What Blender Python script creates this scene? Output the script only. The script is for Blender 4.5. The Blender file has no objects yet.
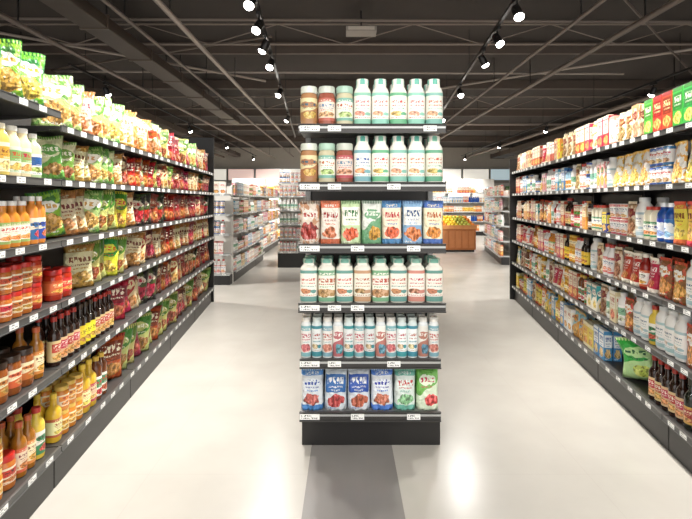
import bpy, bmesh, math, random
from mathutils import Matrix, Vector
rng = random.Random(7)
S = bpy.context.scene
COL = S.collection
F = 461.0
# ------------------------------------------------------------ helpers
def lin(h):
    h = h.lstrip('#')
    o = []
    for i in (0, 2, 4):
        c = int(h[i:i+2], 16) / 255.0
        o.append(c/12.92 if c <= 0.04045 else ((c+0.055)/1.055)**2.4)
    return (o[0], o[1], o[2], 1.0)

def newmat(name):
    m = bpy.data.materials.new(name)
    m.use_nodes = True
    nt = m.node_tree
    b = nt.nodes['Principled BSDF']
    return m, nt, b

MATS = {}
def plain(name, hexc, rough=0.5, metal=0.0, noise=0.06, scale=8.0, coat=0.0):
    if name in MATS: return MATS[name]
    m, nt, b = newmat(name)
    tc = nt.nodes.new('ShaderNodeTexCoord')
    n = nt.nodes.new('ShaderNodeTexNoise'); n.inputs['Scale'].default_value = scale
    nt.links.new(tc.outputs['Object'], n.inputs['Vector'])
    mx = nt.nodes.new('ShaderNodeMix'); mx.data_type = 'RGBA'
    c = lin(hexc)
    mx.inputs[6].default_value = tuple(max(0, v*(1-noise)) for v in c[:3]) + (1,)
    mx.inputs[7].default_value = tuple(min(1, v*(1+noise)) for v in c[:3]) + (1,)
    nt.links.new(n.outputs['Fac'], mx.inputs[0])
    nt.links.new(mx.outputs[2], b.inputs['Base Color'])
    b.inputs['Roughness'].default_value = rough
    b.inputs['Metallic'].default_value = metal
    b.inputs['Coat Weight'].default_value = coat
    MATS[name] = m
    return m

def emis(name, hexc, st):
    if name in MATS: return MATS[name]
    m, nt, b = newmat(name)
    b.inputs['Base Color'].default_value = lin(hexc)
    b.inputs['Emission Color'].default_value = lin(hexc)
    b.inputs['Emission Strength'].default_value = st
    MATS[name] = m
    return m

def MA(nt, op, a, b=None, c=None):
    n = nt.nodes.new('ShaderNodeMath'); n.operation = op
    for i, v in enumerate((a, b, c)):
        if v is None: continue
        if isinstance(v, (int, float)): n.inputs[i].default_value = v
        else: nt.links.new(v, n.inputs[i])
    return n.outputs[0]

def rngmask(nt, x, lo, hi):
    return MA(nt, 'MULTIPLY', MA(nt, 'GREATER_THAN', x, lo), MA(nt, 'LESS_THAN', x, hi))

def printmat(name, base, band, ink, pic, style='A', rough=0.35, wrinkle=0.0, vary=True):
    """packaging print driven by the surface UVs"""
    if name in MATS: return MATS[name]
    m, nt, b = newmat(name)
    seed = rng.uniform(0, 50)
    uv = nt.nodes.new('ShaderNodeUVMap')
    sp = nt.nodes.new('ShaderNodeSeparateXYZ'); nt.links.new(uv.outputs[0], sp.inputs[0])
    u, v = sp.outputs[0], sp.outputs[1]
    def noise(su, sv, sd, detail=0.0):
        cb = nt.nodes.new('ShaderNodeCombineXYZ')
        nt.links.new(MA(nt, 'MULTIPLY', u, su), cb.inputs[0])
        nt.links.new(MA(nt, 'MULTIPLY', v, sv), cb.inputs[1])
        cb.inputs[2].default_value = sd
        n = nt.nodes.new('ShaderNodeTexNoise'); n.inputs['Scale'].default_value = 1.0
        n.inputs['Detail'].default_value = detail
        nt.links.new(cb.outputs[0], n.inputs['Vector'])
        return n.outputs['Fac']
    def mix(cur, fac, col):
        x = nt.nodes.new('ShaderNodeMix'); x.data_type = 'RGBA'
        nt.links.new(fac, x.inputs[0])
        if isinstance(cur, tuple): x.inputs[6].default_value = cur
        else: nt.links.new(cur, x.inputs[6])
        if isinstance(col, tuple): x.inputs[7].default_value = col
        else: nt.links.new(col, x.inputs[7])
        return x.outputs[2]
    def letters(u0, u1, v0, v1, cells, sd):
        a = MA(nt, 'MULTIPLY', rngmask(nt, u, u0, u1), rngmask(nt, v, v0, v1))
        n = MA(nt, 'GREATER_THAN', noise(cells*2.1, 1.9/(v1-v0), sd), 0.46)
        g = MA(nt, 'GREATER_THAN', MA(nt, 'FRACT', MA(nt, 'MULTIPLY', u, cells)), 0.2)
        return MA(nt, 'MULTIPLY', a, MA(nt, 'MULTIPLY', n, g))
    def ell(cu, cv, ru, rv):
        a = MA(nt, 'POWER', MA(nt, 'DIVIDE', MA(nt, 'ABSOLUTE', MA(nt, 'SUBTRACT', u, cu)), ru), 2.0)
        c = MA(nt, 'POWER', MA(nt, 'DIVIDE', MA(nt, 'ABSOLUTE', MA(nt, 'SUBTRACT', v, cv)), rv), 2.0)
        w = MA(nt, 'MULTIPLY', MA(nt, 'SUBTRACT', noise(5, 5, seed+20, 1.0), 0.5), 2.2)
        return MA(nt, 'LESS_THAN', MA(nt, 'ADD', MA(nt, 'ADD', a, c), w), 1.0)
    B, D, I, Pc = lin(base), lin(band), lin(ink), lin(pic)
    picd = tuple(x*0.4 for x in Pc[:3]) + (1,)
    picl = tuple(min(1, x*1.3+0.12) for x in Pc[:3]) + (1,)
    fd = noise(9, 9, seed+3, 2.0)
    foodmix = mix(mix(Pc, MA(nt, 'GREATER_THAN', fd, 0.56), picd), MA(nt, 'LESS_THAN', fd, 0.42), picl)
    if style == 'A':
        c = mix(B, MA(nt, 'GREATER_THAN', v, 0.84), D)
        c = mix(c, rngmask(nt, v, 0.0, 0.13), D)
        c = mix(c, ell(0.5, 0.27, 0.36, 0.13), foodmix)
        c = mix(c, letters(0.14, 0.86, 0.61, 0.74, 7, seed), I)
        c = mix(c, letters(0.2, 0.8, 0.53, 0.57, 14, seed+1), I)
        c = mix(c, letters(0.26, 0.74, 0.45, 0.49, 12, seed+2), D)
        c = mix(c, letters(0.2, 0.8, 0.86, 0.92, 9, seed+4), B)
    elif style == 'B':
        pan = MA(nt, 'MULTIPLY', rngmask(nt, u, 0.06, 0.94), rngmask(nt, v, 0.44, 0.86))
        c = mix(B, pan, D)
        c = mix(c, letters(0.15, 0.85, 0.64, 0.79, 6, seed), I)
        c = mix(c, letters(0.2, 0.8, 0.55, 0.59, 13, seed+1), I)
        c = mix(c, letters(0.3, 0.7, 0.47, 0.51, 12, seed+2), B)
        c = mix(c, ell(0.5, 0.24, 0.38, 0.15), foodmix)
        c = mix(c, letters(0.1, 0.5, 0.04, 0.08, 13, seed+5), D)
    elif style == 'C':
        s = MA(nt, 'ADD', MA(nt, 'MULTIPLY', u, 0.35), 0.2)
        s = MA(nt, 'ADD', s, MA(nt, 'MULTIPLY', noise(3, 1, seed+6), 0.25))
        c = mix(B, MA(nt, 'LESS_THAN', v, s), D)
        c = mix(c, ell(0.6, 0.25, 0.3, 0.15), foodmix)
        c = mix(c, ell(0.5, 0.7, 0.36, 0.12), D)
        c = mix(c, letters(0.2, 0.8, 0.66, 0.76, 6, seed), I)
        c = mix(c, letters(0.22, 0.7, 0.53, 0.57, 12, seed+1), I)
    elif style == 'D':   # mostly picture
        c = mix(B, MA(nt, 'GREATER_THAN', noise(4, 5, seed+9, 2.0), 0.52), D)
        c = mix(c, ell(0.5, 0.3, 0.42, 0.2), foodmix)
        c = mix(c, ell(0.5, 0.68, 0.36, 0.13), I)
        c = mix(c, letters(0.2, 0.8, 0.63, 0.73, 6, seed), Pc)
        c = mix(c, letters(0.2, 0.8, 0.08, 0.12, 10, seed+1), I)
    elif style == 'M':   # small print milk label
        c = mix(B, MA(nt, 'GREATER_THAN', v, 0.9), D)
        c = mix(c, rngmask(nt, v, 0.0, 0.16), D)
        c = mix(c, letters(0.24, 0.76, 0.67, 0.75, 8, seed), I)
        c = mix(c, letters(0.26, 0.74, 0.57, 0.61, 12, seed+1), I)
        c = mix(c, letters(0.24, 0.76, 0.47, 0.51, 13, seed+2), D)
        c = mix(c, ell(0.42, 0.33, 0.22, 0.08), foodmix)
        c = mix(c, ell(0.68, 0.32, 0.12, 0.06), D)
        c = mix(c, letters(0.2, 0.8, 0.19, 0.22, 14, seed+4), I)
    else:                # price tag
        c = mix(B, letters(0.08, 0.6, 0.55, 0.85, 6, seed), I)
        c = mix(c, letters(0.08, 0.9, 0.15, 0.4, 9, seed+1), Pc)
    if vary and style != 'T':
        oi = nt.nodes.new('ShaderNodeObjectInfo')
        hs = nt.nodes.new('ShaderNodeHueSaturation')
        nt.links.new(MA(nt, 'ADD', 0.474, MA(nt, 'MULTIPLY', oi.outputs['Random'], 0.052)), hs.inputs['Hue'])
        nt.links.new(MA(nt, 'ADD', 0.84, MA(nt, 'MULTIPLY', MA(nt, 'FRACT', MA(nt, 'MULTIPLY', oi.outputs['Random'], 7.3)), 0.28)), hs.inputs['Value'])
        nt.links.new(c, hs.inputs['Color'])
        c = hs.outputs[0]
    nt.links.new(c, b.inputs['Base Color'])
    b.inputs['Roughness'].default_value = rough
    if wrinkle > 0:
        tc = nt.nodes.new('ShaderNodeTexCoord')
        n = nt.nodes.new('ShaderNodeTexNoise'); n.inputs['Scale'].default_value = 16; n.inputs['Detail'].default_value = 3
        n.inputs['Distortion'].default_value = 1.2
        nt.links.new(tc.outputs['Object'], n.inputs['Vector'])
        bp = nt.nodes.new('ShaderNodeBump'); bp.inputs['Strength'].default_value = wrinkle; bp.inputs['Distance'].default_value = 0.06
        nt.links.new(n.outputs['Fac'], bp.inputs['Height'])
        nt.links.new(bp.outputs[0], b.inputs['Normal'])
    MATS[name] = m
    return m

def finish(bm, name, mat, uvfn=None, smooth=False):
    bmesh.ops.recalc_face_normals(bm, faces=bm.faces)
    if uvfn:
        lay = bm.loops.layers.uv.new('UVMap')
        for f in bm.faces:
            for l in f.loops:
                l[lay].uv = uvfn(l.vert.co, f.normal)
    me = bpy.data.meshes.new(name)
    if smooth:
        for f in bm.faces: f.smooth = True
    bm.to_mesh(me); bm.free()
    if smooth and smooth != 'all':
        me.set_sharp_from_angle(angle=math.radians(40))
    if mat: me.materials.append(mat)
    return me

def addbox(bm, x0, x1, y0, y1, z0, z1, bev=0.0):
    r = bmesh.ops.create_cube(bm, size=1.0)
    vs = r['verts']
    for v in vs:
        v.co = Vector((x0 + (v.co.x+.5)*(x1-x0), y0+(v.co.y+.5)*(y1-y0), z0+(v.co.z+.5)*(z1-z0)))
    if bev > 0:
        es = list({e for v in vs for e in v.link_edges})
        bmesh.ops.bevel(bm, geom=es, offset=bev, segments=2, affect='EDGES', profile=0.5)

def boxuv(x0, x1, y0, y1, z0, z1):
    def f(co, n):
        if abs(n.z) > 0.8: return ((co.x-x0)/(x1-x0), (co.y-y0)/(y1-y0)*0.1+0.9)
        if abs(n.x) > abs(n.y): return ((co.y-y0)/(y1-y0), (co.z-z0)/(z1-z0))
        return ((co.x-x0)/(x1-x0), (co.z-z0)/(z1-z0))
    return f

def boxmesh(name, x0, x1, y0, y1, z0, z1, mat, bev=0.0):
    bm = bmesh.new()
    addbox(bm, x0, x1, y0, y1, z0, z1, bev)
    return finish(bm, name, mat, boxuv(x0, x1, y0, y1, z0, z1))

def lathe(name, prof, mat, segs=18, sq=0.0, dep=1.0):
    bm = bmesh.new()
    rings = []
    for r, z in prof:
        if r < 1e-5:
            rings.append([bm.verts.new((0, 0, z))])
        else:
            ring = []
            for i in range(segs):
                a = 2*math.pi*i/segs
                c, s = math.cos(a), math.sin(a)
                k = 1.0
                if sq > 0:
                    p = 2 + 4*sq
                    k = 1.0/((abs(c)**p + abs(s)**p)**(1/p))
                ring.append(bm.verts.new((r*k*c, r*k*s*dep, z)))
            rings.append(ring)
    for a, b in zip(rings[:-1], rings[1:]):
        for i in range(segs):
            j = (i+1) % segs
            if len(a) == 1 and len(b) == 1: continue
            if len(a) == 1: bm.faces.new((a[0], b[i], b[j]))
            elif len(b) == 1: bm.faces.new((a[i], a[j], b[0]))
            else: bm.faces.new((a[i], a[j], b[j], b[i]))
    z0 = min(z for r, z in prof); z1 = max(z for r, z in prof)
    def uv(co, n):
        return (0.5 + math.atan2(co.x, -co.y)/math.pi, (co.z-z0)/max(1e-6, z1-z0))
    return finish(bm, name, mat, uv, smooth=True)

def cyl(name, p0, p1, r, mat, segs=12):
    p0, p1 = Vector(p0), Vector(p1)
    d = p1-p0
    bm = bmesh.new()
    bmesh.ops.create_cone(bm, cap_ends=True, segments=segs, radius1=r, radius2=r, depth=d.length)
    q = Vector((0, 0, 1)).rotation_difference(d.normalized())
    bmesh.ops.transform(bm, matrix=Matrix.Translation((p0+p1)/2) @ q.to_matrix().to_4x4(), verts=bm.verts)
    return finish(bm, name, mat, None, smooth=True)

def obj(name, me, parent=None, label=None, cat=None, group=None, kind=None, loc=None, rz=None):
    o = bpy.data.objects.new(name, me)
    COL.objects.link(o)
    if parent is not None: o.parent = parent
    if label: o['label'] = label
    if cat: o['category'] = cat
    if group: o['group'] = group
    if kind: o['kind'] = kind
    if loc is not None: o.location = loc
    if rz is not None: o.rotation_euler = (0, 0, rz)
    return o

# ------------------------------------------------------------ product library
P = {}
def reg(key, name, cat, label, plural, w, d, h, parts):
    P[key] = dict(name=name, cat=cat, label=label, group=plural, w=w, d=d, h=h, parts=parts)

def bottle(key, name, cat, label, plural, r, h, body, cap, lab, sh=0.6, nk=0.38, capf=0.1, lz=(0.1, 0.52), rough=0.15, style='A', sq=0.0, capr=1.15, blend=0.16):
    nr = r*nk
    bt = plain('body_'+key, body, rough, coat=0.3)
    prof = [(0, 0.004), (r*0.7, 0.0), (r*0.95, 0.003), (r, 0.012), (r, h*sh), (r*0.95, h*(sh+blend*0.28)), (r*0.6+nr*0.4, h*(sh+blend*0.62)),
            (nr*1.05, h*(sh+blend)), (nr, h*(1-capf)), (nr, h*0.995), (0, h*0.995)]
    m1 = lathe('body_'+key, prof, bt, sq=sq)
    cr = nr*capr
    cm = plain('cap_'+cap, cap, 0.35)
    m2 = lathe('cap_'+key, [(nr*1.0, h*(1-capf)), (cr, h*(1-capf)), (cr, h*(1-capf*0.2)), (cr*0.93, h), (0, h)], cm, segs=14)
    lm = printmat('label_'+key, *lab, style=style, rough=0.4)
    R = r*1.015
    m3 = lathe('label_'+key, [(R, h*lz[0]), (R, h*lz[1])], lm, sq=sq)
    reg(key, name, cat, label, plural, 2*r*1.03, 2*r*1.03, h, [(name, m1), ('cap', m2), ('label', m3)])

def cup(key, label, plural, r, h, pr, lid, style='A'):
    m = printmat('print_'+key, *pr, style=style)
    m1 = lathe('cup_'+key, [(0, 0.004), (r*0.72, 0.0), (r*0.76, 0.004), (r*0.96, h*0.93), (r, h*0.94), (r, h*0.97), (0, h*0.97)], m)
    m2 = lathe('lid_'+key, [(r*1.02, h*0.965), (r*1.03, h*0.99), (r*0.95, h), (0, h*0.995)], plain('cap_'+lid, lid, 0.3))
    reg(key, 'food_cup', 'food cup', label, plural, 2*r*1.03, 2*r*1.03, h, [('food_cup', m1), ('lid', m2)])

def can(key, label, plural, r, h, pr, style='A'):
    m = printmat('print_'+key, *pr, style=style)
    met = plain('can_metal', 'C8C8C4', 0.25, 1.0)
    m1 = lathe('can_'+key, [(r*0.98, h*0.04), (r, h*0.06), (r, h*0.94), (r*0.98, h*0.96)], m)
    m2 = lathe('canend_'+key, [(0, 0.003), (r*0.9, 0.003), (r*1.01, 0), (r*1.01, h*0.03), (r*0.97, h*0.045), (r*0.97, h*0.95), (r*1.01, h*0.97), (r*1.01, h), (r*0.93, h), (r*0.9, h*0.975), (0, h*0.975)], met)
    reg(key, 'food_can', 'food can', label, plural, 2*r*1.02, 2*r*1.02, h, [('food_can', m2), ('label', m1)])

def bag(key, name, cat, label, plural, w, h, d, pr, style='B', stand=False, seal=None, rough=0.3, puff=0.6):
    m = printmat('print_'+key, *pr, style=style, rough=rough, wrinkle=0.6)
    bm = bmesh.new()
    nu, nv = 12, 16
    ph = rng.uniform(0, 6); q1 = rng.uniform(0.7, 1.3)
    def th(u, v):
        e = max(0.0, 1-abs(2*u-1)**2.6)**puff
        if stand:
            p = min(1.0, (1-v)**0.5*1.15) if v < 0.93 else 0.0
        else:
            vv = (v-0.04)/0.91
            p = 0 if vv <= 0 or vv >= 1 else (math.sin(math.pi*vv))**0.5*(1.1-0.25*v)
        wr = 1+0.2*math.sin(15*u*q1+ph+8*v)*math.sin(11*v+ph) + 0.1*math.sin(34*u+ph)*(1 if v > 0.7 or v < 0.25 else 0)
        return d*0.44*e*min(1, p)*wr
    am = 1.0 if stand else 1.7
    def sway(u, v):      # crumple of the whole sheet
        return am*(0.008*math.sin(5*v*q1+ph)*v + 0.006*math.sin(7*u+2*v+ph)*v)
    G = []
    for sgn in (-1, 1):
        g = []
        for j in range(nv+1):
            v = j/nv
            row = []
            for i in range(nu+1):
                u = i/nu
                pinch = 1-0.12*math.sin(math.pi*v)**0.8 - (0.05*v if not stand else 0)
                if stand: pinch = 1-0.03*math.sin(math.pi*v)-0.03*v*v
                px = (u-0.5)*w*pinch + (0.012 if not stand else 0.002)*math.sin(6*v+ph)*v
                row.append(bm.verts.new((px, sgn*th(u, v)+sway(u, v), v*h*(1+0.02*math.sin(5*u+ph) if v > 0.9 and not stand else 1))))
            g.append(row)
        G.append(g)
    for k, g in enumerate(G):
        for j in range(nv):
            for i in range(nu):
                q = (g[j][i], g[j][i+1], g[j+1][i+1], g[j+1][i])
                bm.faces.new(q if k == 0 else q[::-1])
    if stand:
        for i in range(nu):
            bm.faces.new((G[0][0][i+1], G[0][0][i], G[1][0][i], G[1][0][i+1]))
    top = [(v.co.x, v.co.y, v.co.z) for v in G[0][nv]]
    low = [(v.co.x, v.co.y, v.co.z) for v in G[0][nv-1]]
    bmesh.ops.remove_doubles(bm, verts=bm.verts, dist=0.0004)
    me = finish(bm, 'bag_'+key, m, lambda co, n: (co.x/w+0.5, co.z/h), smooth='all')
    sm = plain('seal_'+(seal or pr[1]), seal or pr[1], 0.3)
    bm = bmesh.new()
    r0 = []; r1 = []; n = 24
    for i in range(n+1):
        f = i/n*nu; a = min(nu-1, int(f)); t = f-a
        y = 0.0018*(1 if i % 2 else -1)
        T = [top[a][k]*(1-t)+top[a+1][k]*t for k in range(3)]
        Lw = [low[a][k]*(1-t)+low[a+1][k]*t for k in range(3)]
        r0.append(bm.verts.new((Lw[0], Lw[1]+y, Lw[2]))); r1.append(bm.verts.new((T[0], T[1]+y, T[2]+h*(0.012 if i % 2 else 0.004))))
    for i in range(n):
        bm.faces.new((r0[i], r0[i+1], r1[i+1], r1[i]))
    se = finish(bm, 'seal_'+key, sm)
    reg(key, name, cat, label, plural, w, d, h, [(name, me), ('crimped_seal', se)])

def carton(key, label, plural, w, h, d, pr, style='A', name='carton_box', cat='carton'):
    m = printmat('print_'+key, *pr, style=style)
    bm = bmesh.new()
    addbox(bm, -w/2, w/2, -d/2, d/2, 0, h*0.985, min(w, d)*0.03)
    me = finish(bm, 'box_'+key, m, boxuv(-w/2, w/2, -d/2, d/2, 0, h))
    bm = bmesh.new()
    addbox(bm, -w*0.48, w*0.48, -d*0.49, d*0.1, h*0.983, h, 0.0008)
    addbox(bm, -w*0.44, w*0.44, -d*0.503, -d*0.49, h*0.9, h*0.99, 0.0)
    m2 = finish(bm, 'flap_'+key, plain('flap_'+pr[1], pr[1], 0.5))
    reg(key, name, cat, label, plural, w*1.01, d*1.02, h, [(name, me), ('closing_flap', m2)])

def gable(key, label, plural, w, h, pr, cap='D03020', style='A'):
    m = printmat('print_'+key, *pr, style=style)
    bm = bmesh.new()
    hb = h*0.8; a = w/2
    b = [bm.verts.new(c) for c in ((-a, -a, 0), (a, -a, 0), (a, a, 0), (-a, a, 0))]
    t = [bm.verts.new(c) for c in ((-a, -a, hb), (a, -a, hb), (a, a, hb), (-a, a, hb))]
    k = [bm.verts.new(c) for c in ((-a, -0.002, h*0.95), (a, -0.002, h*0.95), (a, 0.002, h*0.95), (-a, 0.002, h*0.95))]
    q = [bm.verts.new(c) for c in ((-a, -0.002, h), (a, -0.002, h), (a, 0.002, h), (-a, 0.002, h))]
    for A, B in ((b, t), (t, k), (k, q)):
        for i in range(4):
            j = (i+1) % 4
            bm.faces.new((A[i], A[j], B[j], B[i]))
    bm.faces.new(b[::-1]); bm.faces.new(q)
    me = finish(bm, 'gable_'+key, m, boxuv(-a, a, -a, a, 0, h))
    c = lathe('gcap_'+key, [(w*0.17, h*0.83), (w*0.17, h*0.93), (w*0.15, h*0.94), (0, h*0.94)], plain('cap_'+cap, cap, 0.35), segs=12)
    for v in c.vertices: v.co.y -= w*0.27
    reg(key, 'drink_carton', 'drink carton', label, plural, w*1.01, w*1.01, h, [('drink_carton', me), ('screw_cap', c)])

W = 'FFFFFF'
# centre display
MB = dict(sh=0.72, nk=0.68, capf=0.12, lz=(0.05, 0.70), sq=0.3, blend=0.11, capr=1.08, style='M')
bottle('milk', 'milk_bottle', 'milk bottle', 'white plastic milk bottle with teal cap and red lettering', 'white milk bottles on the freestanding display', 0.053, 0.297, 'E4E1D6', '4FA490', ('E8E5DA', '7FB8A4', 'C0483A', 'D89878'), **MB)
bottle('milkblue', 'milk_bottle', 'milk bottle', 'white milk bottle, teal cap, label with muted blue lettering', 'white milk bottles on the freestanding display', 0.053, 0.297, 'E4E1D6', '4FA490', ('E4E4DA', '6FA8A8', '3A6A9A', 'D07858'), **MB)
bottle('milkgreen', 'milk_bottle', 'milk bottle', 'white milk bottle, pale green cap, green and red label', 'white milk bottles on the freestanding display', 0.053, 0.297, 'E4E1D6', '6FB096', ('E6E4D6', '5FA47C', 'C04A3A', 'C8A858'), **MB)
JB = dict(sh=0.76, nk=0.86, capf=0.17, lz=(0.14, 0.70), blend=0.05)
bottle('cookiejar', 'storage_jar', 'jar', 'amber filled plastic jar with yellow label and clear lid', 'filled jars on the freestanding display', 0.053, 0.25, 'A87A54', 'C8CCC0', ('E4D4A4', 'A8704A', '3A5A6A', 'C8A050'), style='C', **JB)
bottle('berryjar', 'storage_jar', 'jar', 'reddish filled plastic jar with red label and grey lid', 'filled jars on the freestanding display', 0.053, 0.25, '945040', 'B8BDB0', ('E4D4C4', 'B05A48', '5A7A9A', 'C89A6A'), style='A', **JB)
bottle('beanjar', 'storage_jar', 'jar', 'clear jar of pale grains with sage green lid', 'filled jars on the freestanding display', 0.053, 0.25, 'C4BC9C', '9DBCA8', ('E4E6D8', '6FA48E', 'B0483A', 'A8B870'), style='A', **JB)
ML = dict(sh=0.76, nk=0.62, capf=0.1, lz=(0.04, 0.74), sq=0.4, blend=0.09)
bottle('milklow', 'milk_bottle', 'milk bottle', 'squat white milk bottle with teal cap and busy label', 'squat milk bottles on the freestanding display', 0.0535, 0.272, 'E2DFD2', '6FAA96', ('E8E4D6', '5F9088', 'B8503E', 'C08458'), style='M', **ML)
bottle('milklowgreen', 'milk_bottle', 'milk bottle', 'squat white milk bottle with red lettering and green foot', 'squat milk bottles on the freestanding display', 0.0535, 0.272, 'E2DFD2', '6FAA96', ('E8E4D6', '6FA078', 'B04A3E', 'A87A50'), style='A', **ML)
bottle('milklowred', 'milk_bottle', 'milk bottle', 'squat white milk bottle with small red and tan print', 'squat milk bottles on the freestanding display', 0.0535, 0.272, 'E2DFD2', '7FB09C', ('E8E4D6', 'C08A70', 'B0483A', 'A87A50'), style='M', **ML)
SY = dict(sh=0.80, nk=0.72, lz=(0.05, 0.80), blend=0.08)
bottle('slimpink', 'yogurt_bottle', 'yogurt bottle', 'slim yogurt drink bottle, white cap, white and soft red label', 'slim yogurt drink bottles on the freestanding display', 0.0322, 0.25, 'DCDEDC', 'E2DED4', ('ECEAE4', '7FB0B8', 'B8404A', 'C8706A'), style='A', **SY)
bottle('slimteal', 'yogurt_bottle', 'yogurt bottle', 'slim yogurt drink bottle, pale cap, teal and white label', 'slim yogurt drink bottles on the freestanding display', 0.0322, 0.25, 'CCD8D6', 'CCD6D0', ('E8ECEA', '3F8F98', 'A8403A', 'C8B48A'), style='M', **SY)
bottle('slimblue', 'yogurt_bottle', 'yogurt bottle', 'slim yogurt drink bottle, white cap, cream and red label', 'slim yogurt drink bottles on the freestanding display', 0.0322, 0.25, 'D8DCDC', 'E2DED4', ('ECE8E0', 'B86A68', 'F4F0E8', '5F9AA8'), style='C', **SY)
FP = dict(puff=0.28)
for k, lb, st_, pr, sl in (('ricecream', 'cream food pouch with brown pictured rice', 'D', ('DDD2BC', 'C09A6A', 'F0E8D8', 'A8562E'), '6A5A48'),
                      ('ricered', 'cream food pouch with orange red band and dish', 'A', ('E6DFD0', 'D0764A', '9A3020', 'C87A48'), 'A8684A'),
                      ('ricegreen', 'white food pouch with green swoosh and dish', 'C', ('E6E8DE', '6FA86F', 'F4F4E8', 'D8883A'), '4A7A58'),
                      ('ricelime', 'pale green food pouch with cream panel', 'B', ('B8D0A0', 'EDEADC', '2A6A3A', 'D8703A'), '5A8A58'),
                      ('riceblue', 'pale blue food pouch with white panel and dish', 'B', ('8AB0D4', 'EDEDE8', '24487A', 'E08040'), '3F5F8A'),
                      ('riceorange', 'cream and blue food pouch with pictured orange dish', 'A', ('E8D8BC', '4F7CB0', 'A83A2A', 'D8703A'), '3F5F8A')):
    bag(k, 'food_pouch', 'food pouch', lb, 'printed food pouches on the freestanding display', 0.1262, 0.268, 0.09, pr, st_, True, sl, **FP)
FB = dict(puff=0.22)
bag('sugarblue', 'flour_bag', 'flour bag', 'white flour bag with deep blue panel and red mark', 'flour bags on the lowest display shelf', 0.141, 0.245, 0.11, ('E4ECF2', '2A66B0', 'F8F8F8', 'C85048'), 'B', True, 'D8E2E8', **FB)
bag('sugarwhite', 'flour_bag', 'flour bag', 'white flour bag with blue bands and red mark', 'flour bags on the lowest display shelf', 0.141, 0.245, 0.11, ('E6ECF0', '4F8FD0', '1F4A9A', 'C8605A'), 'A', True, 'B8D0E0', **FB)
bag('sugarteal', 'flour_bag', 'flour bag', 'white and pale teal flour bag with red lettering', 'flour bags on the lowest display shelf', 0.132, 0.24, 0.11, ('DEE8E0', '6FB8A4', 'B83A34', '8AC08A'), 'A', True, '98C8B2', **FB)
bag('sugargreen', 'flour_bag', 'flour bag', 'bright green flour bag with white and red print', 'flour bags on the lowest display shelf', 0.141, 0.25, 0.11, ('5FAE50', 'D8E8CC', 'B83A34', 'D86A4A'), 'C', True, '3FA06A', **FB)
# snack bags
def sb(key, colr, w, h, d, pr, style, stand=False):
    bag(key, 'snack_bag', 'snack bag', colr, 'snack bags on the wall shelving', w, h, d, pr, style, stand)
BW = 0.195
sb('bgreen', 'glossy green snack bag with a yellow logo patch', 0.21, 0.27, 0.07, ('2E8A26', 'D8D03A', 'C82A1E', 'E0B050'), 'C')
sb('blime', 'lime green snack bag with picture and white patch', 0.205, 0.27, 0.065, ('7AB830', '2F7A2A', 'F4F4E8', 'C8A040'), 'D')
sb('bcream', 'cream paper-look snack bag with brown print', BW, 0.27, 0.055, ('CFC29C', 'A8743A', '6A2A1A', 'B8803A'), 'A')
sb('bcreamgreen', 'cream snack bag with green lettering and swoosh', 0.18, 0.27, 0.055, ('D0CCA0', '6A9A40', 'F0ECD8', 'A8703A'), 'C')
sb('bpalegreen', 'pale green snack bag with cream patch', BW, 0.27, 0.055, ('A0B870', '5A8A3A', 'F0ECD8', 'C89A50'), 'D')
sb('byellow', 'yellow snack bag with orange picture', 0.185, 0.27, 0.055, ('CAA83A', 'B8662A', 'F8F0D8', 'B8602A'), 'C')
sb('bred', 'bright red snack bag with white lettering', BW, 0.27, 0.055, ('B41C16', '7A0E0E', 'F4E8D0', 'C87840'), 'B')
sb('bcrimson', 'crimson snack bag with cream swoosh and picture', 0.18, 0.27, 0.055, ('9A1814', 'D8C498', 'B01E16', 'C88A4A'), 'C')
sb('bmaroon', 'dark maroon snack bag with pale logo oval', BW, 0.27, 0.055, ('6A1A16', '9A3026', 'E8D8C0', 'B86A3A'), 'C')
sb('bbrown', 'brown snack bag with dried fruit picture', 0.185, 0.27, 0.055, ('5A3420', '94643A', 'D8C8A0', '9A2E1A'), 'D')
sb('bwhite', 'white snack bag with green trim and pictured nuts', 0.18, 0.27, 0.055, ('D4CCB8', '7A9A48', 'B8381E', 'A8642A'), 'D')
sb('bblack', 'black snack bag with green and red print', BW, 0.27, 0.055, ('1C1512', '3A4A1E', 'C8C0A8', 'A8301A'), 'D')
sb('bolive', 'olive green snack bag with cream logo', 0.185, 0.27, 0.055, ('4A7A24', 'B8B868', 'F4F0DC', '9A5A20'), 'C')
sb('bpink', 'pink and white snack bag with small logo', 0.13, 0.22, 0.05, ('ECDCD4', 'D0687E', W, 'D8A0A0'), 'B', True)
sb('borange', 'orange standing snack pouch with white logo', 0.12, 0.22, 0.055, ('E08A34', 'F0E4D0', 'B8402E', 'D0A070'), 'C', True)
sb('btan', 'tan standing pouch with cream panel', 0.12, 0.22, 0.055, ('C0A070', 'E8DCC0', '8A3A2A', 'A87E52'), 'D', True)
sb('bgreenst', 'big vivid green crumpled pouch with white print', 0.30, 0.29, 0.13, ('3FB02E', 'C8E8A0', '1F6A2A', 'D8E060'), 'C', False)
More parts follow.
